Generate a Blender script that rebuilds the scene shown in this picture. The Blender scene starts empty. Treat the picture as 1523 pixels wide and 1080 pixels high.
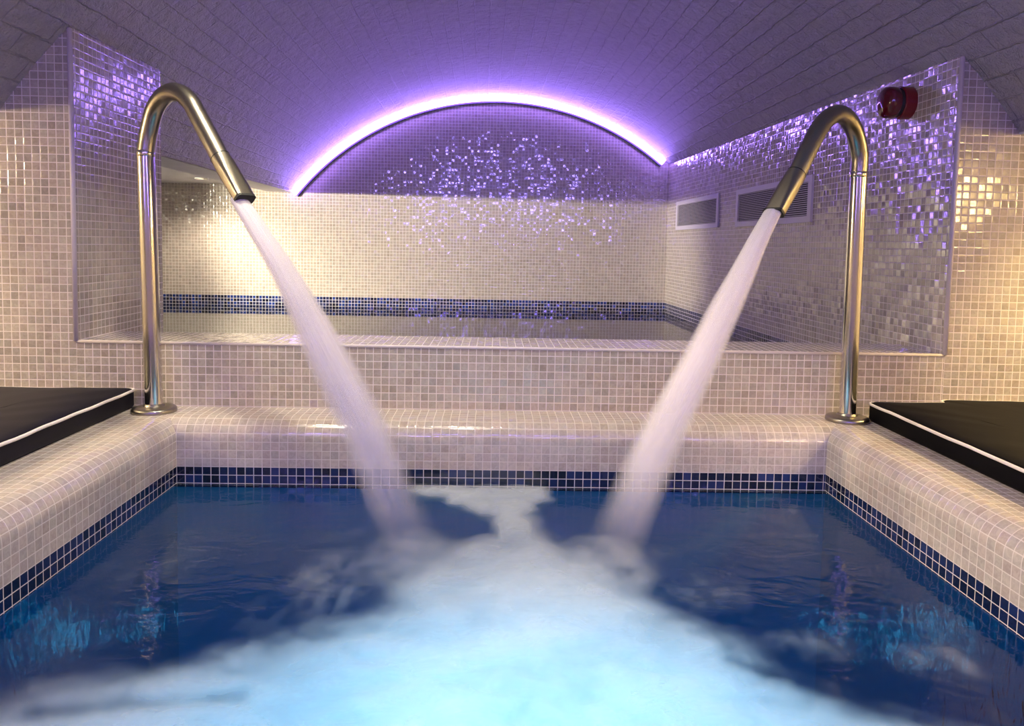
import bpy, math, random
from mathutils import Vector, Matrix, noise
S = 0.0265                 # one mosaic module (tile + joint) in metres
ZD = -21.14                # deck level below the eye, in modules
C = bpy.context.scene.collection
random.seed(4)

def W(x, y, z): return Vector((x*S, y*S, (z-ZD)*S))

# ------------------------------------------------------------------ helpers
class MB:
    """collects faces (world metres) with uv in modules, links them as one mesh"""
    def __init__(s): s.v=[]; s.f=[]; s.uv=[]; s.at=[]
    def quad(s, ps, uvs=None):
        b=len(s.v); s.v += [Vector(p) for p in ps]; s.f.append(tuple(range(b,b+len(ps))))
        s.uv.append(uvs or [(0,0)]*len(ps))
    def grid(s, fn, nu, nv, uvfn=None, closed=False, flip=False):
        b=len(s.v)
        for j in range(nv+1):
            for i in range(nu+1): s.v.append(Vector(fn(i/nu, j/nv)))
        for j in range(nv):
            for i in range(nu):
                a=[(i,j),(i+1,j),(i+1,j+1),(i,j+1)]
                if flip: a=a[::-1]
                s.f.append(tuple(b+q*(nu+1)+p for p,q in a))
                s.uv.append([(uvfn(p/nu,q/nv) if uvfn else (p/nu,q/nv)) for p,q in a])
    def box(s, x0,x1,y0,y1,z0,z1, ou=0, ov=0):
        """module coordinates"""
        P=lambda x,y,z: W(x,y,z)
        F=[([(x0,y0,z0),(x1,y0,z0),(x1,y0,z1),(x0,y0,z1)],(0,2)),
           ([(x1,y1,z0),(x0,y1,z0),(x0,y1,z1),(x1,y1,z1)],(0,2)),
           ([(x0,y1,z0),(x0,y0,z0),(x0,y0,z1),(x0,y1,z1)],(1,2)),
           ([(x1,y0,z0),(x1,y1,z0),(x1,y1,z1),(x1,y0,z1)],(1,2)),
           ([(x0,y0,z1),(x1,y0,z1),(x1,y1,z1),(x0,y1,z1)],(0,1)),
           ([(x0,y1,z0),(x1,y1,z0),(x1,y0,z0),(x0,y0,z0)],(0,1))]
        o=(x0,y0,z1)
        for c,(a,b) in F:
            s.quad([P(*q) for q in c], [(q[a]-o[a]+ou, q[b]-o[b]+ov) for q in c])
    def tube(s, pts, rad, n=20, caps=True, scale2=None):
        """pts: world points, rad per point; scale2: squash of the second axis"""
        m=len(pts); b=len(s.v); up=Vector((0,0,1)); prev=None; L=0
        for k,p in enumerate(pts):
            t=(pts[min(k+1,m-1)]-pts[max(k-1,0)]).normalized()
            if prev is None:
                a=t.cross(up); a = t.cross(Vector((0,1,0))) if a.length<.05 else a
                a.normalize()
            else:
                a=(prev-t*prev.dot(t)).normalized()
            prev=a; c=t.cross(a)
            if k: L+=(pts[k]-pts[k-1]).length
            for i in range(n):
                th=2*math.pi*i/n
                s.v.append(p+a*math.cos(th)*rad[k]+c*math.sin(th)*rad[k]*(scale2[k] if scale2 else 1))
        for k in range(m-1):
            for i in range(n):
                j=(i+1)%n
                s.f.append((b+k*n+i,b+k*n+j,b+(k+1)*n+j,b+(k+1)*n+i))
                s.uv.append([(i/n,k/(m-1)),((i+1)/n,k/(m-1)),((i+1)/n,(k+1)/(m-1)),(i/n,(k+1)/(m-1))])
        if caps:
            s.f.append(tuple(b+i for i in reversed(range(n)))); s.uv.append([(0,0)]*n)
            s.f.append(tuple(b+(m-1)*n+i for i in range(n))); s.uv.append([(0,0)]*n)
    def lathe(s, prof, M, n=48):
        """prof: (r,h) metres around local z of matrix M"""
        b=len(s.v); m=len(prof)
        for r,h in prof:
            for i in range(n):
                th=2*math.pi*i/n; s.v.append(M@Vector((r*math.cos(th),r*math.sin(th),h)))
        for k in range(m-1):
            for i in range(n):
                j=(i+1)%n
                s.f.append((b+k*n+i,b+k*n+j,b+(k+1)*n+j,b+(k+1)*n+i)); s.uv.append([(0,0)]*4)
    def build(s, name, mat, parent=None, origin=None, smooth=False, auto=None):
        if origin is None and parent is None:
            xs=[v.x for v in s.v]; ys=[v.y for v in s.v]; zs=[v.z for v in s.v]
            origin=Vector(((min(xs)+max(xs))/2,(min(ys)+max(ys))/2,min(zs)))
        base = parent_world(parent) if parent else origin
        me=bpy.data.meshes.new(name)
        me.from_pydata([v-base for v in s.v],[],s.f)
        ul=me.uv_layers.new(name='UVMap'); k=0
        for uvs in s.uv:
            for u in uvs: ul.data[k].uv=u; k+=1
        me.materials.append(mat); me.update()
        if smooth:
            for p in me.polygons: p.use_smooth=True
        o=bpy.data.objects.new(name,me); C.objects.link(o)
        if parent: o.parent=parent
        else: o.location=origin
        if auto is not None:
            for p in me.polygons: p.use_smooth=True
            me.set_sharp_from_angle(angle=math.radians(auto))
        return o
def parent_world(p):
    v=Vector(p.location); q=p.parent
    while q: v+=Vector(q.location); q=q.parent
    return v
def tag(o, label, cat, group=None, kind=None):
    o['label']=label; o['category']=cat
    if group: o['group']=group
    if kind: o['kind']=kind
    return o
def empty(name, loc, label, cat, group=None):
    o=bpy.data.objects.new(name,None); C.objects.link(o); o.location=loc; o.empty_display_size=.05
    return tag(o,label,cat,group)
def struct(o, label=None, cat=None):
    o['kind']='structure'
    if label: o['label']=label; o['category']=cat
    return o

# ------------------------------------------------------------------ materials
class N:
    def __init__(s, name):
        s.m=bpy.data.materials.new(name); s.m.use_nodes=True; s.t=s.m.node_tree; s.t.nodes.clear()
        s.out=s.new('ShaderNodeOutputMaterial')
    def new(s, ty, **kw):
        n=s.t.nodes.new(ty)
        for k,v in kw.items(): setattr(n,k,v)
        return n
    def link(s,a,b): s.t.links.new(a,b)
    def put(s, sock, v):
        if hasattr(v,'links') or isinstance(v,bpy.types.NodeSocket): s.link(v,sock)
        else: sock.default_value=v
    def math(s, op, a, b=None, c=None, clamp=False):
        n=s.new('ShaderNodeMath',operation=op); n.use_clamp=clamp
        s.put(n.inputs[0],a)
        if b is not None: s.put(n.inputs[1],b)
        if c is not None: s.put(n.inputs[2],c)
        return n.outputs[0]
    def vmath(s, op, a, b=None):
        n=s.new('ShaderNodeVectorMath',operation=op); s.put(n.inputs[0],a)
        if b is not None: s.put(n.inputs[1],b)
        return n.outputs[0]
    def mix(s, f, a, b):
        n=s.new('ShaderNodeMix',data_type='RGBA'); s.put(n.inputs[0],f); s.put(n.inputs[6],a); s.put(n.inputs[7],b)
        return n.outputs[2]
    def rng(s, v, a,b,c,d, smooth=True):
        n=s.new('ShaderNodeMapRange'); n.interpolation_type='SMOOTHSTEP' if smooth else 'LINEAR'
        s.put(n.inputs[0],v)
        for i,x in enumerate((a,b,c,d)): n.inputs[i+1].default_value=x
        return n.outputs[0]
    def noise(s, vec, scale, detail=2, rough=.5, dims='3D', w=None, dist=0):
        n=s.new('ShaderNodeTexNoise',noise_dimensions=dims); n.inputs['Scale'].default_value=scale
        n.inputs['Detail'].default_value=detail; n.inputs['Roughness'].default_value=rough; n.inputs['Distortion'].default_value=dist
        if vec is not None: s.link(vec,n.inputs['Vector'])
        if w is not None: s.put(n.inputs['W'],w)
        return n
    def uv(s): return s.new('ShaderNodeTexCoord').outputs['UV']
    def obj(s): return s.new('ShaderNodeTexCoord').outputs['Object']
def rgba(c): return (c[0],c[1],c[2],1)
def hexc(r,g,b):
    f=lambda u: (u/255/12.92 if u/255<=.04045 else ((u/255+.055)/1.055)**2.4)
    return (f(r),f(g),f(b),1)

def mosaic(name, base=(.46,.405,.335), var=.10, grout=(.72,.65,.60), band=None, navy=(.016,.030,.125), tilt=.035, rough=.13, bump=.25, joint=.05, wav=1.0, ior=1.9):
    n=N(name); uv=n.uv()
    sep=n.new('ShaderNodeSeparateXYZ'); n.link(uv,sep.inputs[0])
    u,v=sep.outputs[0],sep.outputs[1]
    # slightly irregular joints
    fl=n.vmath('FLOOR',uv)
    wn=n.new('ShaderNodeTexWhiteNoise',noise_dimensions='3D'); n.link(fl,wn.inputs[0])
    wn2=n.new('ShaderNodeTexWhiteNoise',noise_dimensions='4D'); n.link(fl,wn2.inputs[0]); wn2.inputs[1].default_value=3.7
    fu=n.math('FRACT',u); fv=n.math('FRACT',v)
    du=n.math('MINIMUM',fu,n.math('SUBTRACT',1.0,fu)); dv=n.math('MINIMUM',fv,n.math('SUBTRACT',1.0,fv))
    d=n.math('MINIMUM',du,dv)
    tile=n.rng(d,joint*.75,joint*1.25,0,1)
    r=wn.outputs['Value']
    s2=n.new('ShaderNodeSeparateColor'); n.link(wn.outputs['Color'],s2.inputs[0])
    # tile colour: pearl tints
    dark=tuple(c*(1-2.2*var) for c in base); pale=tuple(min(1,c*(1+.9*var)) for c in base)
    c1=n.mix(n.math('POWER',r,.6),rgba(dark),rgba(pale))
    tint=n.mix(s2.outputs[1],rgba((1.0,.955,.93)),rgba((.95,1.0,.98)))
    mm=n.new('ShaderNodeMix',data_type='RGBA',blend_type='MULTIPLY'); mm.inputs[0].default_value=.8
    n.link(c1,mm.inputs[6]); n.link(tint,mm.inputs[7]); col=mm.outputs[2]
    # streaks inside each tile
    wv=n.new('ShaderNodeVectorMath',operation='ADD'); sc=n.vmath('SCALE',wn.outputs['Color']); sc.node.inputs[3].default_value=40
    n.link(uv,wv.inputs[0]); n.link(sc,wv.inputs[1])
    st=n.noise(wv.outputs[0],1.6,3,.6,dist=1.2)
    mm2=n.new('ShaderNodeMix',data_type='RGBA',blend_type='MULTIPLY'); mm2.inputs[0].default_value=.55
    n.link(col,mm2.inputs[6]); n.link(n.mix(n.rng(st.outputs[0],.3,.7,0,1),rgba((.72,.70,.70)),rgba((1.1,1.1,1.1))),mm2.inputs[7]); col=mm2.outputs[2]
    if band:
        inb=n.math('MULTIPLY',n.math('GREATER_THAN',v,band[0]),n.math('LESS_THAN',v,band[1]))
        blue=n.mix(n.math('POWER',r,1.6),rgba((.004,.006,.022)),rgba(navy))
        col=n.mix(inb,col,blue)
    col=n.mix(tile,rgba(grout),col)
    # per tile tilt
    rc=n.new('ShaderNodeVectorMath',operation='MULTIPLY_ADD')
    n.link(wn2.outputs['Color'],rc.inputs[0]); rc.inputs[1].default_value=(tilt*1.0,tilt*1.0,0); rc.inputs[2].default_value=(.5-tilt*.5,.5-tilt*.5,1)
    nm=n.new('ShaderNodeNormalMap',space='TANGENT'); nm.uv_map='UVMap'; n.link(rc.outputs[0],nm.inputs['Color'])
    wave=n.noise(wv.outputs[0],1.3,1.5,.5,dist=.6)
    pil=n.rng(d,0,.16,0,1)
    h=n.math('ADD',n.math('MULTIPLY',pil,.55),n.math('MULTIPLY',wave.outputs[0],.55*wav))
    bp=n.new('ShaderNodeBump'); bp.inputs['Strength'].default_value=bump; bp.inputs['Distance'].default_value=.0022
    n.link(h,bp.inputs['Height']); n.link(nm.outputs[0],bp.inputs['Normal'])
    p=n.new('ShaderNodeBsdfPrincipled'); n.link(col,p.inputs['Base Color'])
    n.link(n.mix(tile,(.75,.75,.75,1),(rough,rough,rough,1)),p.inputs['Roughness'])
    p.inputs['IOR'].default_value=ior
    n.link(bp.outputs[0],p.inputs['Normal']); n.link(p.outputs[0],n.out.inputs[0])
    return n.m

def simple(name, col, rough=.5, metal=0, bump=None, emit=None, **kw):
    n=N(name); p=n.new('ShaderNodeBsdfPrincipled'); p.inputs['Base Color'].default_value=rgba(col)
    p.inputs['Roughness'].default_value=rough; p.inputs['Metallic'].default_value=metal
    for k,v in kw.items(): p.inputs[k].default_value=v
    if emit: p.inputs['Emission Color'].default_value=rgba(emit[0]); p.inputs['Emission Strength'].default_value=emit[1]
    if bump:
        t=n.noise(n.obj(),bump[0],4,.6); b=n.new('ShaderNodeBump'); b.inputs['Strength'].default_value=bump[1]; b.inputs['Distance'].default_value=.002
        n.link(t.outputs[0],b.inputs['Height']); n.link(b.outputs[0],p.inputs['Normal'])
        n.link(n.mix(t.outputs[0],rgba([c*.88 for c in col]),rgba([min(1,c*1.1) for c in col])),p.inputs['Base Color'])
    n.link(p.outputs[0],n.out.inputs[0]); return n.m
def emitter(name,col,st):
    n=N(name); e=n.new('ShaderNodeEmission'); e.inputs[0].default_value=rgba(col); e.inputs[1].default_value=st
    n.link(e.outputs[0],n.out.inputs[0]); return n.m

def brick_paint():
    n=N('white_painted_brick'); uv=n.uv()
    big=n.noise(uv,.35,3,.5)
    dis=n.new('ShaderNodeVectorMath',operation='MULTIPLY_ADD'); n.link(big.outputs['Color'],dis.inputs[0]); dis.inputs[1].default_value=(.9,.5,0); n.link(uv,dis.inputs[2])
    fine=n.noise(uv,1.2,2,.6)
    dis2=n.new('ShaderNodeVectorMath',operation='MULTIPLY_ADD'); n.link(fine.outputs['Color'],dis2.inputs[0]); dis2.inputs[1].default_value=(.35,.35,0); n.link(dis.outputs[0],dis2.inputs[2])
    br=n.new('ShaderNodeTexBrick'); n.link(dis2.outputs[0],br.inputs['Vector'])
    br.inputs['Scale'].default_value=1; br.inputs['Brick Width'].default_value=8.4; br.inputs['Row Height'].default_value=2.9
    br.inputs['Mortar Size'].default_value=.16; br.inputs['Mortar Smooth'].default_value=.9
    br.inputs['Color1'].default_value=(1,1,1,1); br.inputs['Color2'].default_value=(.75,.75,.75,1); br.inputs['Mortar'].default_value=(.1,.1,.1,1)
    lump=n.noise(uv,.5,5,.6); grit=n.noise(uv,3.5,3,.6)
    h=n.math('ADD',n.math('MULTIPLY',br.outputs[0],.22),n.math('ADD',n.math('MULTIPLY',lump.outputs[0],1.0),n.math('MULTIPLY',grit.outputs[0],.22)))
    b=n.new('ShaderNodeBump'); b.inputs['Strength'].default_value=1.0; b.inputs['Distance'].default_value=.045; n.link(h,b.inputs['Height'])
    p=n.new('ShaderNodeBsdfPrincipled'); p.inputs['Roughness'].default_value=.42
    n.link(n.mix(lump.outputs[0],rgba((.36,.335,.385)),rgba((.50,.47,.53))),p.inputs['Base Color'])
    n.link(b.outputs[0],p.inputs['Normal']); n.link(p.outputs[0],n.out.inputs[0]); return n.m

BAND=3
M_wall=mosaic('pearl_mosaic')
M_back=mosaic('pearl_mosaic_blue_band', base=(.52,.45,.39), var=.06, band=(-6,0), navy=(.02,.05,.26), tilt=.05, rough=.07, ior=2.5)
M_side=mosaic('pearl_mosaic_side', band=(-6,0), tilt=.085, rough=.09, ior=2.4)
M_cop=mosaic('pearl_mosaic_coping', base=(.54,.475,.42), var=.07, grout=(.63,.575,.52), joint=.042, band=(-80,0), tilt=.02, bump=.18)
M_pool=simple('blue_basin_plaster',(.012,.26,.48),.6)
M_plaster=simple('white_plaster',(.78,.75,.73),.6,bump=(9,.3))
M_brick=brick_paint()
M_steel=simple('polished_steel',(.70,.66,.58),.13,1)
M_brushed=simple('brushed_steel',(.33,.30,.26),.34,1,bump=(160,.08))
M_dark=simple('dark_slot',(.01,.01,.012),.6)
M_vinylL=simple('navy_vinyl',(.006,.006,.012),.5,bump=(30,.12),**{'Specular IOR Level':.14})
M_vinylR=simple('charcoal_vinyl',(.0035,.0035,.0045),.6,bump=(30,.12),**{'Specular IOR Level':.06})
M_pipe=simple('white_piping',(.78,.74,.70),.5)
M_vent=simple('white_vent_metal',(.62,.58,.62),.4)
M_red=simple('red_plastic',(.17,.004,.010),.3)
M_lens=simple('red_lens',(.10,.002,.010),.06,0,**{'Coat Weight':.6})
M_led=emitter('violet_led',(.34,.185,1.0),34)
M_led2=emitter('added_violet_led_rear',(.30,.20,1.0),62)
M_lamp=emitter('warm_lamp_disc',(1,.78,.5),14)
M_lampring=simple('lamp_ring',(.7,.68,.65),.3,.6)
M_cyan=emitter('added_cyan_lamp',(.25,.85,1.0),12)

def water_mat(name, tint, scale=9, bump=.10, rough=.06, stretch=(1,1.7,1)):
    n=N(name); o=n.obj()
    mp=n.new('ShaderNodeVectorMath',operation='MULTIPLY'); n.link(o,mp.inputs[0]); mp.inputs[1].default_value=stretch
    a=n.noise(mp.outputs[0],scale,3,.55,dist=.8); b2=n.noise(mp.outputs[0],scale*4,2,.5)
    h=n.math('ADD',a.outputs[0],n.math('MULTIPLY',b2.outputs[0],.18))
    bp=n.new('ShaderNodeBump'); bp.inputs['Strength'].default_value=bump; bp.inputs['Distance'].default_value=.05; n.link(h,bp.inputs['Height'])
    g=n.new('ShaderNodeBsdfGlossy'); g.inputs['Roughness'].default_value=rough; n.link(bp.outputs[0],g.inputs['Normal'])
    t=n.new('ShaderNodeBsdfTransparent'); t.inputs[0].default_value=rgba(tint)
    f=n.new('ShaderNodeFresnel'); f.inputs[0].default_value=1.33; n.link(bp.outputs[0],f.inputs['Normal'])
    m=n.new('ShaderNodeMixShader'); n.link(f.outputs[0],m.inputs[0]); n.link(t.outputs[0],m.inputs[1]); n.link(g.outputs[0],m.inputs[2])
    n.link(m.outputs[0],n.out.inputs[0]); return n

# ------------------------------------------------------------------ key levels (modules, eye = 0)
XL,XR=-36.96,40.30          # pool side walls
Y1=86.90                    # pool back wall
YW=93.67                    # face of parapet and pillars
ZW=-28.87                   # pool water
ZS=-13.05                   # sill on the parapet
YB=235.95                   # far wall
ZB=-20.49                   # far pool water
YF=8.0                      # near end of the pool
YR=-46.0                    # rear wall
XA,XB=-100.0,100.0          # side alcoves
RW0,RW1=58.13,54.64
def rwx(y): return RW0+(RW1-RW0)*(y-YW)/(YB-YW)
R_=2.3                      # bullnose radius

# ------------------------------------------------------------------ copings (deck edge, mitred)
def coping(name, side):
    mb=MB(); prof=[]                        # (d inward, z, arc length from band top)
    zb=ZW+2.1
    zlow=ZW-.35
    prof.append((0,zlow,zlow-zb)); prof.append((0,ZD-R_,ZD-R_-zb))
    for k in range(1,9):
        a=math.pi/2*k/8; prof.append((R_-R_*math.cos(a), ZD-R_+R_*math.sin(a), ZD-R_-zb+R_*a))
    v0=prof[-1][2]
    prof.append((6.77,ZD,v0+6.77-R_))
    if side!='back': prof.append((70,ZD,v0+70-R_))
    for k in range(len(prof)-1):
        (d0,z0,a0),(d1,z1,a1)=prof[k],prof[k+1]
        if side=='back':
            ps=[(XL-d0,Y1+d0,z0),(XR+d0,Y1+d0,z0),(XR+d1,Y1+d1,z1),(XL-d1,Y1+d1,z1)]
            uv=[(p[0]-XL,a) for p,a in zip(ps,(a0,a0,a1,a1))]
        else:
            X=(lambda d: XL-d) if side=='left' else (lambda d: XR+d)
            e0,e1=Y1+min(d0,6.77),Y1+min(d1,6.77)
            ps=[(X(d0),YR,z0),(X(d0),e0,z0),(X(d1),e1,z1),(X(d1),YR,z1)]
            uv=[(Y1-p[1],a) for p,a in zip(ps,(a0,a0,a1,a1))]
            if side=='right': ps=ps[::-1]; uv=uv[::-1]
        mb.quad([W(*p) for p in ps],uv)
    bpy_o=mb.build(name,M_cop)
    # weld for smooth shading on the nose
    import bmesh
    bm=bmesh.new(); bm.from_mesh(bpy_o.data); bmesh.ops.remove_doubles(bm,verts=bm.verts,dist=1e-5)
    bmesh.ops.recalc_face_normals(bm,faces=bm.faces); bm.to_mesh(bpy_o.data); bm.free()
    for p in bpy_o.data.polygons: p.use_smooth=True
    return struct(bpy_o)
coping('floor_deck_left','left'); coping('floor_deck_right','right'); coping('trim_pool_edge','back')
mb=MB(); mb.box(XL,XR,YR,YF,ZW-46,ZD); struct(mb.build('floor_deck_near',M_wall))
mb=MB(); mb.box(XL-2,XR+2,YF-2,Y1+2,ZW-46,ZW-44)
for a_,b_ in (((XL-.02,YF),(XL-.02,Y1+.02)),((XL-.02,Y1+.02),(XR+.02,Y1+.02)),((XR+.02,Y1+.02),(XR+.02,YF))):
    nx,ny=(b_[1]-a_[1]),-(b_[0]-a_[0]); l=math.hypot(nx,ny); nx,ny=-nx/l*3,-ny/l*3
    c_=[(a_[0],a_[1]),(b_[0],b_[1]),(b_[0]+nx,b_[1]+ny),(a_[0]+nx,a_[1]+ny)]
    for i in range(4):
        p,q=c_[i],c_[(i+1)%4]; mb.quad([W(*p,ZW-46),W(*q,ZW-46),W(*q,ZW-.35),W(*p,ZW-.35)])
struct(mb.build('floor_pool_basin',M_pool))

# parapet with sill
mb=MB(); mb.box(-52.06,rwx(YW)-.005,YW,104.0,ZW-20,ZS); struct(mb.build('wall_parapet',M_wall))
# left pillar
mb=MB(); mb.box(XA,-52.06,YW,118.1,ZD-12,34); struct(mb.build('wall_pillar_left',M_wall))
# right wall: pillar front + long reveal in one wall
mb=MB(); xa,xb=rwx(YW),rwx(YB+2)
z0,z1=ZD-22,36
def rq(ps,uv): mb.quad([W(*p) for p in ps],uv)
rq([(xa,YW,z0),(XB,YW,z0),(XB,YW,z1),(xa,YW,z1)],[(0,z0-ZD),(XB-xa,z0-ZD),(XB-xa,z1-ZD),(0,z1-ZD)])
zz=ZB+3
rq([(xb,YB+2,z0),(xa,YW,z0),(xa,YW,z1),(xb,YB+2,z1)],[(YB+2-YW,z0-zz),(0,z0-zz),(0,z1-zz),(YB+2-YW,z1-zz)])
rq([(XB,YW,z0),(XB,YB+2,z0),(XB,YB+2,z1),(XB,YW,z1)],[(0,0)]*4)
rq([(XB,YB+2,z0),(xb,YB+2,z0),(xb,YB+2,z1),(XB,YB+2,z1)],[(0,0)]*4)
rq([(xa,YW,z1),(XB,YW,z1),(XB,YB+2,z1),(xb,YB+2,z1)],[(0,0)]*4)
wr=struct(mb.build('wall_right',M_side)); wr.data.materials.append(M_wall); wr.data.polygons[0].material_index=1
# far wall, as tall as the vault
mb=MB(); zz=ZB+3
x0,x1=-176,62
mb.quad([W(x0,YB,ZB-30),W(x1,YB,ZB-30),W(x1,YB,50),W(x0,YB,50)],[(0,ZB-30-zz),(x1-x0,ZB-30-zz),(x1-x0,50-zz),(0,50-zz)])
mb.quad([W(x1,YB+4,ZB-30),W(x0,YB+4,ZB-30),W(x0,YB+4,50),W(x1,YB+4,50)])
mb.quad([W(x0,YB,50),W(x1,YB,50),W(x1,YB+4,50),W(x0,YB+4,50)])
struct(mb.build('wall_back',M_back))
# left chamber beyond the pillar
mb=MB(); mb.box(-176,-172,112,YB+4,ZB-30,30,ov=.2); mb.box(-172,-100,112,118,ZB-30,30); struct(mb.build('wall_chamber_left',M_wall))
mb=MB(); mb.box(-174,56,104,YB,ZB-34,ZB-31); struct(mb.build('floor_far_basin',M_wall))
# side alcoves
mb=MB(); mb.box(XA-4,XA,YR,YW+4,ZD-4,34); struct(mb.build('wall_left',M_wall))
mb=MB(); mb.box(XB,XB+4,YR,YW+4,ZD-4,34); struct(mb.build('wall_alcove_right',M_wall))
mb=MB(); mb.box(XA-4,XB+4,YR-4,YR,ZW-40,56); struct(mb.build('wall_rear',M_plaster))

M_trim=simple('white_corner_bead',(.66,.60,.60),.45)
def bead(name,pts,r=.2):
    mb=MB(); mb.tube([W(*p) for p in pts],[r*S]*len(pts),10); return struct(mb.build(name,M_trim,smooth=True))
bead('trim_pillar_left',[(-52.1,YW,ZS),(-52.1,YW,25.2)],.3)
bead('trim_pillar_right',[(rwx(YW),YW,ZS),(rwx(YW),YW,24.6)],.3)
bead('trim_sill',[(-52.1,YW+.05,ZS-.05),(rwx(YW)-.2,YW+.05,ZS-.05)],.2)
# ------------------------------------------------------------------ vault and soffits
def vsec(y):
    t=max(0,min(1.0,(y-YW)/(YB-YW)))
    return tuple(a+(b-a)*t for a,b in zip((2.7,-29.73,77.7),(.75,-35.7,82.1)))
def vpt(y,x):                                # point on the vault above x
    a,c,R=vsec(y); return c+math.sqrt(max(0,R*R-(x-a)**2))
ZSP=15.2
def vfn(u,v):
    y=YR+(YB+1-YR)*v
    a,c,R=vsec(y); th0=math.acos((ZSP-c)/R)
    th=th0*(2*u-1)
    return W(a+R*math.sin(th),y,c+R*math.cos(th))
mb=MB(); mb.grid(vfn,96,60,lambda u,v:((YB-YR)*v,(u-.5)*2*68))
# outer skin gives the vault its thickness
mb.grid(lambda u,v:vfn(u,v)+Vector((0,0,.12)),48,4,lambda u,v:((YB-YR)*v,(u-.5)*136),flip=True)
ve=mb.build('ceiling',M_brick,smooth=True); struct(ve)
def soff(name,xin,xout,y0,y1,ztop,xin1=None):
    mb=MB(); xi1=xin if xin1 is None else xin1
    ps=lambda z:[W(xout,y0,z),W(xin,y0,z),W(xi1,y1,z),W(xout,y1,z)]
    b=ps(ZSP-.05); t=ps(ztop)
    mb.quad(b[::-1]); mb.quad(t)
    for i in range(4):
        j=(i+1)%4; mb.quad([b[i],b[j],t[j],t[i]])
    return struct(mb.build(name,M_plaster))
def springx(y,sg): a,c,R=vsec(y); return a+sg*math.sqrt(R*R-(ZSP-c)**2)
soff('trim_left_springing',springx(YW,-1)+.15,-71.5,YR,YB,26,springx(YB,-1)+.15)
soff('trim_right_springing',springx(0,1)-.15,75,YR,YW,26)
mb=MB(); mb.box(XA-4,-66,YR,YW+2,21.5,24); struct(mb.build('ceiling_alcove_left',M_plaster))
mb=MB(); mb.box(70,XB+4,YR,YW+2,21.5,24); struct(mb.build('ceiling_alcove_right',M_plaster))
mb=MB(); mb.box(-176,-66,116,YB+2,17.2,24); struct(mb.build('ceiling_chamber_left',M_plaster))

# ------------------------------------------------------------------ LED arcs
def led(label,y0,dy,name,x_lo,x_hi,mat,group=None):
    a,c,R=vsec(y0); t0=math.asin((x_lo-a)/R); t1=math.asin((x_hi-a)/R)
    root=empty(name,W(a,y0,c+R),label,'light strip',group)
    def arc(r,dyy): return lambda th: W(a+r*math.sin(th),y0+dyy,c+r*math.cos(th))
    def ribbon(nm,prof,mat):
        mb=MB()
        for k in range(len(prof)):
            (r0,e0),(r1,e1)=prof[k],prof[(k+1)%len(prof)]
            mb.grid(lambda u,v:arc(r0+(r1-r0)*v,(e0+(e1-e0)*v)*dy)(t0+(t1-t0)*u),96,1)
        return mb.build(nm,mat,root,smooth=False)
    ribbon('diffuser',[(R-.25,1.0),(R-.25,1.9),(R-1.9,1.9),(R-1.9,1.0)],mat)
    ribbon('channel',[(R-.1,.02),(R-.1,.95),(R-2.45,.95),(R-2.45,.02)],M_ledch)
    return root
M_ledch=simple('led_channel',(.10,.08,.16),.35,.3)
led('glowing violet light strip curving along the arch of the far tiled wall',YB,-1,'light_strip',-63.6,53.2,M_led)
led('added violet light strip along the arch of the rear wall behind the viewer',YR,1,'light_strip',-60,63,M_led2)  # strip added out of view, for the sparkle reflected in the far wall

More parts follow.
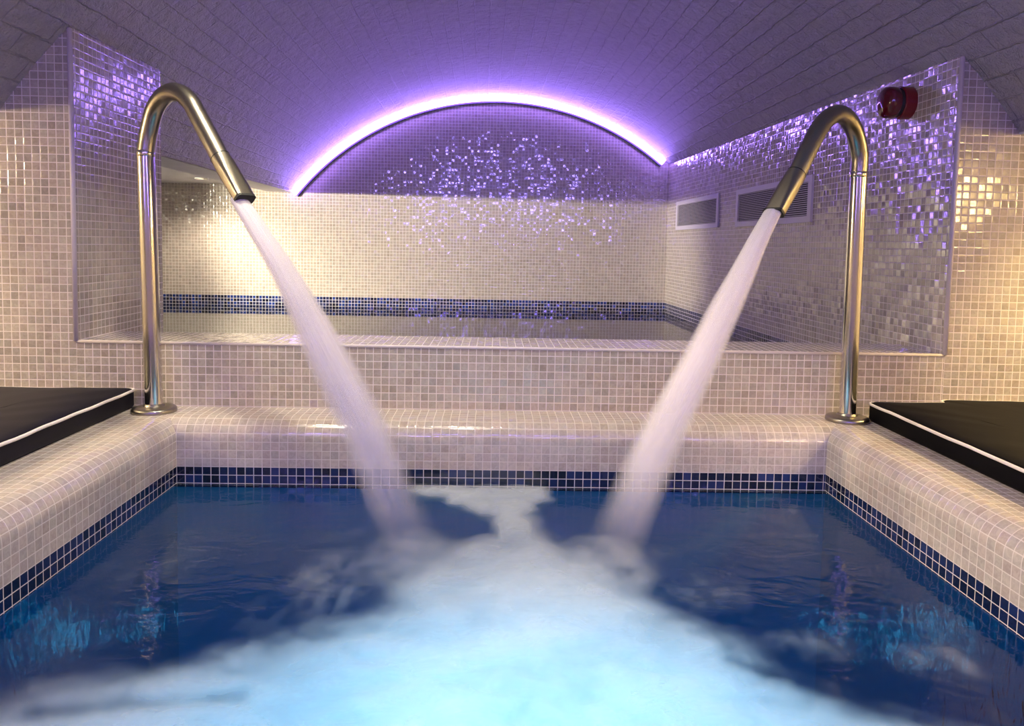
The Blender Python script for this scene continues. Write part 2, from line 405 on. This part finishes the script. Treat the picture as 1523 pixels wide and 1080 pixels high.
# ------------------------------------------------------------------ swan neck spouts
def cr(pts,n=10):                            # catmull-rom
    out=[]
    for i in range(len(pts)-1):
        p0=pts[max(i-1,0)];p1=pts[i];p2=pts[i+1];p3=pts[min(i+2,len(pts)-1)]
        for k in range(n):
            t=k/n
            out.append(.5*((2*p1)+(p2-p0)*t+(2*p0-5*p1+4*p2-p3)*t*t+(3*p1-p0-3*p2+p3)*t**3))
    out.append(pts[-1]); return out
def arcpath(base,az,tt,r,zc,drop,t_end,z_end):
    """vertical pole with slight lean, bend of radius r, straight spout"""
    P=lambda t,z: Vector((base[0]+az[0]*t,base[1]+az[1]*t,z))
    a=math.atan2(z_end-zc, t_end-tt)
    return P
def spout(name,label,foot,top,az,prof,seam,tip):
    root=empty(name,W(foot[0],foot[1],ZD),label,'fountain spout','swan neck spouts over the pool')
    # base plate
    mb=MB(); q=W(foot[0],foot[1],ZD); r=2.55*S
    mb.lathe([(0,.0),(r*1.0,.0),(r*1.02,.005),(r*1.0,.011),(r*.94,.015),(r*.70,.018),(r*.50,.020),(r*.45,.026),(r*.40,.027)],Matrix.Translation(q))
    mb.build('base_plate',M_brushed,root,auto=40)
    pr=1.02*S
    up=[Vector((foot[0]+(top[0]-foot[0])*k/8,foot[1]+(top[1]-foot[1])*k/8,ZD+.4+(top[2]-ZD-.4)*k/8)) for k in range(9)]
    mb=MB(); mb.tube([W(*p) for p in up],[pr]*len(up),32); mb.build('pole',M_steel,root,auto=40)
    # collar: thin ring at the joint of pole and bend
    t=(up[-1]-up[-2]).normalized(); cpt=[up[-1]-t*.35,up[-1]-t*.3,up[-1]+t*.3,up[-1]+t*.35]
    mb=MB(); mb.tube([W(*p) for p in cpt],[pr*1.0,pr*1.035,pr*1.035,pr*1.0],32); mb.build('collar',M_steel,root,auto=40)
    bend=[Vector((foot[0]+az[0]*t_+0,foot[1]+az[1]*t_,z)) for t_,z in prof]
    bend[0]=up[-1]
    path=cr(bend,8)
    mb=MB(); mb.tube([W(*p) for p in path],[pr]*len(path),32); mb.build('bend',M_brushed if False else M_bend,root,auto=40)
    # nozzle: flattens to a wide slot
    a=bend[-1]; tipv=Vector((foot[0]+az[0]*tip[0],foot[1]+az[1]*tip[0],tip[1])); ax=(tipv-a).normalized()
    side=Vector((-az[1],az[0],0)); nn=ax.cross(side).normalized()
    mb=MB(); n=40; K=10; b=0
    for k in range(K+1):
        f=k/K; w=1.06+(1.12-1.06)*f; h=1.06+(.62-1.06)*f; e=2+3*f
        cpos=a+(tipv-a)*f
        for i in range(n):
            th=2*math.pi*i/n; c_,s_=math.cos(th),math.sin(th)
            rr=(abs(c_)**e+abs(s_)**e)**(-1/e)
            mb.v.append(W(*(cpos+side*(w*rr*c_)+nn*(h*rr*s_))))
    for k in range(K):
        for i in range(n):
            j=(i+1)%n; mb.f.append((k*n+i,k*n+j,(k+1)*n+j,(k+1)*n+i)); mb.uv.append([(0,0)]*4)
    mb.build('nozzle',M_bend,root,auto=40)
    # seam groove ring and the dark mouth
    mb=MB(); mb.tube([W(*(a-ax*.07)),W(*(a+ax*.07))],[1.075*S]*2,32,caps=False); mb.build('seam_ring',M_dark,root,smooth=True)
    mb=MB(); base=len(mb.v)
    for sh,dd in ((1.13,-.12),(1.14,.18)):
        for i in range(n):
            th=2*math.pi*i/n; c_,s_=math.cos(th),math.sin(th); rr=(abs(c_)**5+abs(s_)**5)**(-.2)
            mb.v.append(W(*(tipv+ax*dd+side*(sh*rr*c_)+nn*(.64*rr*s_))))
    for i in range(n):
        j=(i+1)%n; mb.f.append((i,j,n+j,n+i)); mb.uv.append([(0,0)]*4)
    mb.f.append(tuple(n+i for i in range(n))); mb.uv.append([(0,0)]*n)
    mb.build('mouth',M_dark,root)
    return tipv
M_bend=simple('satin_steel',(.36,.325,.27),.30,1,bump=(220,.05))
azL=Vector((.805,-.593,0)); azR=Vector((-.786,-.618,0))
tipL=spout('swan_neck_spout','curved steel swan-neck spout standing beside the left navy cushion',(-41.15,90.6),(-41.92,90.95,10.0),azL,
   [(0,10.0),(-.35,12.6),(1.1,15.2),(3.4,16.6),(5.9,16.6),(8.2,15.4),(9.9,13.6),(14.0,8.75)],None,(18.2,4.35))
tipR=spout('swan_neck_spout','curved steel swan-neck spout standing beside the right charcoal cushion',(44.5,90.9),(44.35,90.9,9.4),azR,
   [(0,9.4),(.35,12.0),(1.9,14.5),(4.2,15.85),(6.6,15.9),(8.8,14.9),(10.6,13.3),(14.6,8.35)],None,(18.7,4.0))

# ------------------------------------------------------------------ water jets: nested shells of spray
def jet_mat():
    n=N('spray'); uv=n.uv(); at=n.new('ShaderNodeAttribute',attribute_name='cover')
    sep=n.new('ShaderNodeSeparateXYZ'); n.link(uv,sep.inputs[0])
    mp=n.new('ShaderNodeCombineXYZ'); n.link(n.math('MULTIPLY',n.math('COSINE',n.math('MULTIPLY',sep.outputs[0],6.2832)),1.3),mp.inputs[0])
    n.link(n.math('MULTIPLY',n.math('SINE',n.math('MULTIPLY',sep.outputs[0],6.2832)),1.3),mp.inputs[1]); n.link(n.math('MULTIPLY',sep.outputs[1],1.6),mp.inputs[2])
    ns=n.noise(mp.outputs[0],2.6,3,.55)
    st=n.rng(ns.outputs[0],.30,.70,.7,1.2)
    fac=n.math('MULTIPLY',at.outputs['Fac'],st,clamp=True)
    d=n.new('ShaderNodeBsdfDiffuse'); d.inputs[0].default_value=(.93,.90,.93,1)
    t=n.new('ShaderNodeBsdfTranslucent'); t.inputs[0].default_value=(.93,.90,.93,1)
    m=n.new('ShaderNodeMixShader'); m.inputs[0].default_value=.5; n.link(d.outputs[0],m.inputs[1]); n.link(t.outputs[0],m.inputs[2])
    tr=n.new('ShaderNodeBsdfTransparent')
    mm=n.new('ShaderNodeMixShader'); n.link(fac,mm.inputs[0]); n.link(tr.outputs[0],mm.inputs[1]); n.link(m.outputs[0],mm.inputs[2])
    n.link(mm.outputs[0],n.out.inputs[0]); return n.m
M_spray=jet_mat()
def jet(label,foot,az,prof):
    """prof: (t, z, width, opacity)"""
    mb=MB(); den=[]; side=Vector((-az[1],az[0],0)); n=28
    pts=[Vector((foot[0]+az[0]*t,foot[1]+az[1]*t,z)) for t,z,w,o in prof]
    fine=cr(pts,5); ws=cr([Vector((w,o,0)) for t,z,w,o in prof],5)
    shells=[(1.12,.05),(1.04,.08),(.97,.11),(.90,.14),(.82,.17),(.73,.20),(.63,.24),(.50,.28)]
    for sc,al in shells:
        b=len(mb.v); m=len(fine)
        for k,p in enumerate(fine):
            tv=(fine[min(k+1,m-1)]-fine[max(k-1,0)]).normalized(); nn=tv.cross(side).normalized()
            f=k/(m-1)
            ew=ws[k].x/2; s_in=1-(1-sc)*min(1,.25+f*1.2)
            for i in range(n):
                th=2*math.pi*i/n
                wob=1+.05*f*noise.noise(Vector((math.cos(th)*2,math.sin(th)*2,f*5+sc*7+foot[0])))
                mb.v.append(W(*(p+side*(ew*s_in*wob*math.cos(th))+nn*(ew*(.62+.3*f)*s_in*wob*math.sin(th)))))
                den.append(al*ws[k].y)
        for k in range(m-1):
            for i in range(n):
                j=(i+1)%n; mb.f.append((b+k*n+i,b+k*n+j,b+(k+1)*n+j,b+(k+1)*n+i))
                mb.uv.append([(i/n,k/(m-1)),((i+1)/n,k/(m-1)),((i+1)/n,(k+1)/(m-1)),(i/n,(k+1)/(m-1))])
    o=mb.build('water_jet',M_spray,smooth=True,origin=W(*pts[0]))
    a=o.data.attributes.new('cover','FLOAT','POINT'); a.data.foreach_set('value',den)
    return tag(o,label,'water jet','jets of water into the pool')
jet('misty white water jet pouring from the left spout into the pool',(-42,91),azL,
  [(18.35,4.25,2.0,2.6),(22.2,.47,2.5,1.8),(25.55,-2.89,3.0,1.3),(29.5,-7.5,3.8,1.15),(32.4,-11.2,4.4,1.1),(35.8,-15.24,4.8,1.0),(38.4,-18.8,4.9,.66),(40.45,-22.4,5.0,.34),(42.5,-25.5,5.2,.12),(44.3,-28.0,5.6,.0)])
jet('misty white water jet pouring from the right spout into the pool',(44.5,91),azR,
  [(18.9,4.0,2.0,2.6),(21.6,.8,2.3,1.8),(24.25,-2.7,2.9,1.3),(27.2,-6.4,3.5,1.15),(30.6,-10.8,3.8,1.1),(33.4,-14.25,4.1,1.05),(36.3,-17.75,4.4,.75),(38.5,-20.9,4.7,.48),(40.6,-24.2,4.9,.18),(43.2,-27.8,5.4,.0)])

# ------------------------------------------------------------------ cushions
def cushion(name,label,outline,ztop,mat,puff,edge):
    """outline: list of (x,y) ccw; rounded slab with piping along the top edge"""
    import bmesh
    zb=ZD+.02
    def rnd(pts,r,n=5):
        out=[]
        for i,p in enumerate(pts):
            p=Vector(p); a=Vector(pts[i-1]); b=Vector(pts[(i+1)%len(pts)])
            da=(a-p).normalized(); db=(b-p).normalized()
            for k in range(n+1):
                t=k/n; q0=p+da*r*(1-t); q1=p+db*r*t
                out.append(q0*(1-t)+q1*t)
        return out
    ol=rnd(outline,.8)
    # subdivide long edges for the gentle wobble of the upholstery
    dense=[]
    for i,p in enumerate(ol):
        q=ol[(i+1)%len(ol)]; m=max(1,int((q-p).length/1.6))
        for k in range(m): dense.append(p+(q-p)*k/m)
    cx=sum(p.x for p in dense)/len(dense); cy=sum(p.y for p in dense)/len(dense); cc=Vector((cx,cy))
    def wob(p): return .13*noise.noise(Vector((p.x*.22,p.y*.22,ztop)))
    def inset(p,d): 
        v=cc-p; return p+v.normalized()*d
    rings=[(0.25,zb,0),(0,zb+.3,0),(0,ztop-.25,1),(.1,ztop-.05,1),(.5,ztop+.12,1),(1.6,ztop+.2+puff*.3,1),(5,ztop+.2+puff*.8,1),(12,ztop+.2+puff,1)]
    mb=MB(); n=len(dense)
    for d,z,wb in rings:
        for p in dense:
            q=inset(p,d); mb.v.append(W(q.x,q.y,z+wb*wob(p)))
    for k in range(len(rings)-1):
        for i in range(n):
            j=(i+1)%n; mb.f.append((k*n+i,k*n+j,(k+1)*n+j,(k+1)*n+i)); mb.uv.append([(0,0)]*4)
    mb.f.append(tuple((len(rings)-1)*n+i for i in range(n))); mb.uv.append([(0,0)]*n)
    mb.f.append(tuple(reversed(range(n)))); mb.uv.append([(0,0)]*n)
    o=mb.build(name,mat,smooth=True); tag(o,label,'cushion')
    mp=MB(); path=[W(p.x,p.y,ztop-.12+wob(p)) for p in dense]; path.append(path[0])
    mp.tube(path,[.17*S]*len(path),10,caps=False); mp.build('piping',M_pipe,o,smooth=True)
    return o
cushion('bench_cushion','navy bench cushion with white piping on the left deck beside the pool',
   [(-44.5,20),(-44.55,93.2),(-97,93.2),(-97,20)],ZD+2.25,M_vinylL,.35,None)
cushion('bench_cushion','charcoal bench cushion with white piping on the right deck beside the pool',
   [(97,20),(97,93.3),(57.6,93.3),(57.3,91.6),(47.25,91.4),(46.7,20)],ZD+2.25,M_vinylR,.2,None)

# ------------------------------------------------------------------ vent grilles on the right wall
dirw=Vector((RW1-RW0,YB-YW,0)).normalized(); nrm=Vector((-dirw.y,dirw.x,0))   # towards the room
def vent(label,yc,zc):
    half_l,half_h=19.6,4.25
    base=Vector((rwx(yc),yc,zc)); root=empty('vent_grille',W(*base),label,'vent','vent grilles in the right wall')
    P=lambda u,h,d: W(*(base+dirw*u+nrm*d+Vector((0,0,h))))
    def lbox(mb,u0,u1,h0,h1,d0,d1):
        c=[P(u,h,d) for d in (d0,d1) for u,h in ((u0,h0),(u1,h0),(u1,h1),(u0,h1))]
        for f in ((0,1,2,3),(7,6,5,4),(0,4,5,1),(1,5,6,2),(2,6,7,3),(3,7,4,0)): mb.quad([c[i] for i in f])
    mb=MB(); b=1.15
    lbox(mb,-half_l,half_l,half_h-b,half_h,-.1,.45); lbox(mb,-half_l,half_l,-half_h,-half_h+b,-.1,.45)
    lbox(mb,-half_l,-half_l+b*1.3,-half_h+b,half_h-b,-.1,.45); lbox(mb,half_l-b*1.3,half_l,-half_h+b,half_h-b,-.1,.45)
    mb.build('frame',M_vent,root)
    mb=MB(); nsl=16
    for k in range(nsl):
        h=-half_h+b+(2*half_h-2*b)*(k+.5)/nsl; hh=(half_h-b)/nsl
        c=[P(u,h+dh,d) for u in (-half_l+b,half_l-b) for dh,d in ((-hh*.05,.12),(hh*.55,.12),(hh*.30,.36),(-hh*.30,.36))]
        for f in ((0,1,2,3),(7,6,5,4),(0,4,5,1),(1,5,6,2),(2,6,7,3),(3,7,4,0)): mb.quad([c[i] for i in f])
    mb.build('slats',M_vent,root)
    mb=MB(); lbox(mb,-half_l+b*.5,half_l-b*.5,-half_h+b*.5,half_h-b*.5,.01,.06); mb.build('backing',M_dark,root)
vent('white louvred vent grille in the right wall, nearest the far corner',204.8,9.6)
vent('white louvred vent grille in the right wall, partly behind the right spout',153.0,9.4)

# ------------------------------------------------------------------ fire alarm
yb,zb_=105.0,20.95
q=Vector((rwx(yb),yb,zb_)); root=empty('fire_alarm',W(*q),'dark red round fire alarm fixed high on the right tiled wall','alarm')
zax=nrm.normalized(); xax=Vector((0,0,1)); yax=zax.cross(xax)
Mx=Matrix((( xax.x,yax.x,zax.x,0),(xax.y,yax.y,zax.y,0),(xax.z,yax.z,zax.z,0),(0,0,0,1))); Mx=Matrix.Translation(W(*q))@Mx
r=2.25*S
mb=MB(); mb.lathe([(0,-.004),(r*.98,-.004),(r*1.0,0),(r*1.0,1.5*S),(r*.97,1.58*S),(0,1.58*S)],Mx); mb.build('base',M_red,root,auto=35)
mb=MB(); mb.lathe([(0,1.55*S),(r*.90,1.55*S),(r*.90,2.2*S),(0,2.2*S)],Mx); mb.build('gasket',M_dark,root,auto=35)
mb=MB(); mb.lathe([(r*.95,2.1*S),(r*.97,2.2*S),(r*.97,3.1*S),(r*.9,3.5*S),(r*.72,3.85*S),(r*.4,4.05*S),(0,4.1*S)],Mx); mb.build('lens',M_lens,root,auto=60)

# ------------------------------------------------------------------ water
def waterbody(name,label,x0,x1,y0,y1,z,depth,mat):
    mb=MB()
    P=[W(x0,y0,z),W(x1,y0,z),W(x1,y1,z),W(x0,y1,z)]; Q=[W(x0,y0,z-depth),W(x1,y0,z-depth),W(x1,y1,z-depth),W(x0,y1,z-depth)]
    mb.quad(P); mb.quad(Q[::-1])
    for i in range(4):
        j=(i+1)%4; mb.quad([Q[i],Q[j],P[j],P[i]])
    o=mb.build(name,mat); tag(o,label,'water',kind='stuff'); return o
wm=water_mat('pool_water',(.92,.97,1.0),scale=7,bump=.075,rough=.06)
va=wm.new('ShaderNodeVolumeAbsorption'); va.inputs['Color'].default_value=(.05,.72,.93,1); va.inputs['Density'].default_value=.8
wm.link(va.outputs[0],wm.out.inputs['Volume'])
waterbody('pool_water','deep blue rippled water filling the pool below the spouts',XL+.02,XR-.02,YF+.02,Y1-.02,ZW,43.9,wm.m)
wf=water_mat('far_pool_water',(.95,.98,1.0),scale=14,bump=.006,rough=.015)
mb=MB(); ol=[(-171.9,118.2),(-51.9,118.2),(-51.9,104.03),(57.4,104.03),(54.5,YB-.02),(-171.9,YB-.02)]
top=[W(x,y,ZB) for x,y in ol]; bot=[W(x,y,ZB-10.4) for x,y in ol]
mb.quad(top); mb.quad(bot[::-1])
for k in range(len(ol)):
    j=(k+1)%len(ol); mb.quad([bot[k],bot[j],top[j],top[k]])
tag(mb.build('pool_water',wf.m),'still water of the raised pool behind the tiled parapet','water',kind='stuff')

# ------------------------------------------------------------------ foam on the pool
main=[(1.2,77.1),(.5,71.6),(-2.4,69.1),(-6,63.2),(-8.8,57.2),(-12.1,53.1),(-19.7,50.1),(-25.2,47.3),(-30.1,44.9),(-33,43.4),(-34,30),(36,30),(34,38),(26.6,43),(22.9,45.6),(19.1,49.9),(16.6,54.4),(13.5,59.2),(10.3,63.6),(7.2,68.5),(4.8,72.6),(4.4,77.1)]
plume=[(-10.2,85.9),(-6.3,86.5),(.5,86.5),(6.8,86.5),(7.2,82.5),(5.2,80),(4.4,77.1),(4.6,70),(.6,70),(.4,76.1),(-2.1,78.4),(-5.2,82),(-8.8,83.5)]
def sdf(poly,x,y):
    d=1e9; ins=False; n=len(poly)
    for i in range(n):
        ax,ay=poly[i]; bx,by=poly[(i+1)%n]
        ex,ey=bx-ax,by-ay; t=max(0,min(1,((x-ax)*ex+(y-ay)*ey)/(ex*ex+ey*ey+1e-9)))
        dx,dy=x-ax-ex*t,y-ay-ey*t; d=min(d,dx*dx+dy*dy)
        if (ay>y)!=(by>y) and x<(bx-ax)*(y-ay)/(by-ay)+ax: ins=not ins
    d=math.sqrt(d); return d if ins else -d
def sm(a,b,v):
    t=max(0,min(1,(v-a)/(b-a))); return t*t*(3-2*t)
def fbm(x,y,s,o=4,seed=0): return noise.fractal(Vector((x*s,y*s,seed)),1.0,2.0,o)
wisps=[(-29.5,64.5,5.5,6.5,.14),(-13.2,62.0,5.0,9,.42),(-17,56,3.5,4,.25),(31.5,50.0,5,3.4,.30),(23.5,52,4.5,3,.32),(18,60,5,4.5,.28),(-13,72.5,5,2.0,.10),(14.5,68,3.5,3.5,.2)]
def density(x,y):
    wx=x+1.1*fbm(x,y,.16,4,1); wy=y+1.6*fbm(x,y,.16,4,9)
    near=sm(75,45,y)
    d=sdf(main,wx,wy); a=sm(-2.2-.3*near,4.2+2.0*near,d)
    a*=.78+.22*sm(-.3,.3,fbm(x*.6,y*1.4,.22,3,5))
    # darker slots in the left and right tails
    for sx,sy,ex,ey,w in ((-27,43.6,-15.5,45.0,1.0),(17,49.6,27,43.0,.8)):
        tx,ty=ex-sx,ey-sy; t=max(0,min(1,((x-sx)*tx+(y-sy)*ty)/(tx*tx+ty*ty))); dd=math.hypot(x-sx-tx*t,y-sy-ty*t)
        a*=1-.6*sm(w*1.6,0,dd+.4*fbm(x,y,.5,3,3))
    p=sdf(plume,x+.9*fbm(x,y,.45,4,2),y+.9*fbm(x,y,.45,4,4)); b=sm(-.7,1.4,p)*.9
    c=0
    for cx,cy,rx,ry,s in wisps:
        q=((x-cx)/rx)**2+((y-cy)/ry)**2
        if q<1: c=max(c,(1-q)**1.5*s*max(0,.45+.7*fbm(x*1.3,y*.45,.45,5,7)))
    for cx,cy in ((-7.2,66.5),(10.6,65.5)):
        q=((x-cx)/5.5)**2+((y-cy)/8)**2
        if q<1: c=max(c,.62*(1-q)**1.3*(.8+.5*fbm(x,y,.4,3,15)))
    e=.03*sm(.1,.6,fbm(x*.5,y*1.5,.5,4,11))
    return min(1,max(a,b)+c*(1-max(a,b))+e)
NX,NY=170,150; LAYERS=6
fx0,fx1,fy0,fy1=XL+.4,XR-.4,32,Y1-.25
mb=MB(); den=[]; base_d={}
for j in range(NY+1):
    for i in range(NX+1):
        x=fx0+(fx1-fx0)*i/NX; y=fy0+(fy1-fy0)*j/NY; base_d[i,j]=(x,y,density(x,y))
for L in range(LAYERS):
    f=L/(LAYERS-1); grid={}
    for (i,j),(x,y,dn) in base_d.items():
        mist=math.exp(-((x-1.0)/11)**2-((y-64)/10)**2)
        n_=fbm(x*.8,y,.20,4,20+L*3)
        top=(.25+1.1*mist*dn+.5*dn)
        grid[i,j]=len(mb.v); mb.v.append(W(x,y,ZW+.10+f*top*(1+.4*n_)))
        den.append(max(0,min(1,dn*(1-.55*f)+ (.35*n_*f)*dn - .06*f)))
    for j in range(NY):
        for i in range(NX):
            q=[grid[i,j],grid[i+1,j],grid[i+1,j+1],grid[i,j+1]]
            if max(den[k] for k in q)>.012:
                mb.f.append(tuple(q)); mb.uv.append([(i,j),(i+1,j),(i+1,j+1),(i,j+1)])
def foam_mat():
    n=N('churned_foam'); at=n.new('ShaderNodeAttribute',attribute_name='cover'); o=n.obj()
    mp=n.new('ShaderNodeVectorMath',operation='MULTIPLY'); n.link(o,mp.inputs[0]); mp.inputs[1].default_value=(1,1.5,1)
    ns=n.noise(mp.outputs[0],11,6,.65,dist=.8)
    k=n.rng(ns.outputs[0],.25,.75,-.17,.17,False)
    edge=n.math('MULTIPLY',at.outputs['Fac'],n.math('SUBTRACT',1.0,at.outputs['Fac']))
    fac=n.math('ADD',at.outputs['Fac'],n.math('MULTIPLY',n.math('MULTIPLY',k,edge),4.0),clamp=True)
    fac=n.math('MULTIPLY',n.math('POWER',fac,1.25),.46)
    d=n.new('ShaderNodeBsdfDiffuse'); d.inputs[0].default_value=(.82,.83,.86,1)
    t=n.new('ShaderNodeBsdfTranslucent'); t.inputs[0].default_value=(.88,.95,.97,1)
    m=n.new('ShaderNodeMixShader'); m.inputs[0].default_value=.55; n.link(d.outputs[0],m.inputs[1]); n.link(t.outputs[0],m.inputs[2])
    tr=n.new('ShaderNodeBsdfTransparent')
    mm=n.new('ShaderNodeMixShader'); n.link(fac,mm.inputs[0]); n.link(tr.outputs[0],mm.inputs[1]); n.link(m.outputs[0],mm.inputs[2])
    n.link(mm.outputs[0],n.out.inputs[0]); return n.m
fo=mb.build('pool_foam',foam_mat(),smooth=True,origin=W(1.5,60,ZW))
a=fo.data.attributes.new('cover','FLOAT','POINT'); a.data.foreach_set('value',den)
tag(fo,'glowing cyan and white churned foam spreading over the pool from the jets','foam',kind='stuff')

# ------------------------------------------------------------------ lamps
def lamp_data(name,loc,typ,energy,col,parent=None,rot=(0,0,0),**kw):
    l=bpy.data.lights.new(name,typ); l.energy=energy; l.color=col
    for k,v in kw.items(): setattr(l,k,v)
    o=bpy.data.objects.new(name,l); C.objects.link(o); o.location=loc; o.rotation_euler=rot
    return o
def downlight(x,y,z,label,energy,col=(1,.76,.48),size=150,aim=None):
    root=empty('downlight',W(x,y,z),label,'ceiling light','recessed downlights')
    M=Matrix.Translation(W(x,y,z))@Matrix.Rotation(math.pi,4,'X')
    mb=MB(); mb.lathe([(.035,-.002),(.045,-.002),(.047,.004),(.037,.006),(.033,.002),(.033,-.004)],M); mb.build('ring',M_lampring,root,auto=40)
    mb=MB(); mb.lathe([(0,.001),(.033,.001)],M); mb.build('lamp_disc',M_lamp,root)
    p=W(x,y,z-.8); t=W(*(aim or (x,y,z-20)))
    o=lamp_data('downlight_beam',p,'SPOT',energy,col,spot_size=math.radians(size),spot_blend=.6,shadow_soft_size=.04)
    o.rotation_euler=(t-p).to_track_quat('-Z','Y').to_euler()
for y,e in ((80,70),(46,55),(8,45)): downlight(-84,y,21.5,'added warm downlight in the ceiling of the left alcove',e,(1,.80,.50),112)  # invented lamps out of view, warming the left side
for y,e in ((78,105),(46,95),(8,70)): downlight(84,y,21.5,'added warm downlight in the ceiling of the right alcove',e,(1,.74,.30),112)  # invented lamps out of view, for the yellow light on the right pillar
for x,y,e,ax in ((-68,62,16,5),(70.5,60,32,-5),(-68,10,320,42),(70.5,8,22,-10)):
    downlight(x,y,ZSP-.06,'added warm spotlight in the soffit over the deck, aimed at the pool',e,(1,.76,.50),62 if abs(ax)<20 else 34,(ax,88 if abs(ax)<20 else 58,-23))  # invented spots, put in to brighten the parapet and pool edges
for x,y in ((-31,74),(-6,74)):
    downlight(x,y,vpt(y,x)-.3,'added warm spotlight high in the crown of the vault above the pool',56,(1,.90,.66),105,(x*.5,84,-22))  # invented spots above the frame, brightening the coping tops
downlight(-84,216,17.15,'bright downlight by the far wall in the left chamber',52,(1,.86,.66))
downlight(-158,126,17.15,'added downlight over the far pool in the left chamber',1900,(1,.91,.68),44,(-16,236,-6))  # lamp added out of view to brighten the far wall
def added_sconce(x,y,z,sg,label,energy,col):
    root=empty('added_wall_sconce',W(x,y,z),label,'wall lamp','added wall lamps in the side alcoves')
    M=Matrix.Translation(W(x,y,z))@Matrix.Rotation(sg*math.pi/2,4,'Y')
    mb=MB(); mb.lathe([(0,0),(.06,0),(.06,.02),(0,.02)],M); mb.build('back_plate',M_lampring,root,auto=40)
    mb=MB(); mb.lathe([(.075*math.sin(math.pi*k/12),.095-.075*math.cos(math.pi*k/12)) for k in range(13)],M,24); mb.build('globe',emitter('added_warm_globe',col,energy),root,smooth=True)
for y in (60,): added_sconce(XA,y,12.0,1,'added warm globe lamp on the left alcove wall',190,(1,.78,.46))  # invented lamp out of view, lighting the left pillar below the beam
for y in (72,30): added_sconce(XB,y,12.0,-1,'added warm globe lamp on the right alcove wall',66,(1,.70,.26))  # invented lamps out of view, lighting the right pillar
# invented lamps in the basin floor, giving the foam its cyan glow
for x,y in ((-8,36),(13,36),(3,43)):
    root=empty('added_pool_lamp',W(x,y,ZW-44),'added cyan underwater lamp set in the basin floor beneath the foam','pool light','added underwater lamps')
    mb=MB(); mb.lathe([(0,.004),(.10,.004)],Matrix.Translation(W(x,y,ZW-44))); mb.build('lamp_glass',M_cyan,root)
    mb=MB(); mb.lathe([(.10,.0),(.10,.008),(.125,.006),(.13,0)],Matrix.Translation(W(x,y,ZW-44))); mb.build('ring',M_steel,root,auto=40)
    lamp_data('added_pool_lamp_beam',W(x,y,ZW-43),'SPOT',62,(.10,.78,1.0),rot=(math.pi,0,0),spot_size=math.radians(66),spot_blend=1.0,shadow_soft_size=.1)

# ------------------------------------------------------------------ world, camera, view
w=bpy.data.worlds.new('World'); bpy.context.scene.world=w; w.use_nodes=True
w.node_tree.nodes['Background'].inputs[0].default_value=(.02,.02,.025,1)
f,yaw,pit,rol,py=1106.84,.0246,.0692,.0196,440.87
cy,sy,cp,sp=math.cos(yaw),math.sin(yaw),math.cos(pit),math.sin(pit)
R=Vector((cy,-sy,0)); F=Vector((sy*cp,cy*cp,-sp)); U=Vector((sy*sp,cy*sp,cp))
ca,sa=math.cos(rol),math.sin(rol)
r2=R*ca+U*sa; u2=U*ca-R*sa
cam=bpy.data.cameras.new('camera'); co=bpy.data.objects.new('camera',cam); C.objects.link(co)
co.matrix_world=Matrix(((r2.x,u2.x,-F.x,0),(r2.y,u2.y,-F.y,0),(r2.z,u2.z,-F.z,-ZD*S),(0,0,0,1)))
cam.sensor_fit='HORIZONTAL'; cam.sensor_width=36; cam.lens=f/1523*36; cam.shift_y=-(540-py)/1523; cam.clip_start=.02
sc=bpy.context.scene; sc.camera=co
sc.view_settings.view_transform='Standard'; sc.view_settings.look='None'; sc.view_settings.gamma=1; sc.view_settings.use_curve_mapping=False
sc.view_settings.exposure=0.0
sc.cycles.use_denoising=True; sc.cycles.max_bounces=9; sc.cycles.transparent_max_bounces=72; sc.cycles.diffuse_bounces=4
sc.cycles.sample_clamp_indirect=8; sc.cycles.caustics_refractive=False
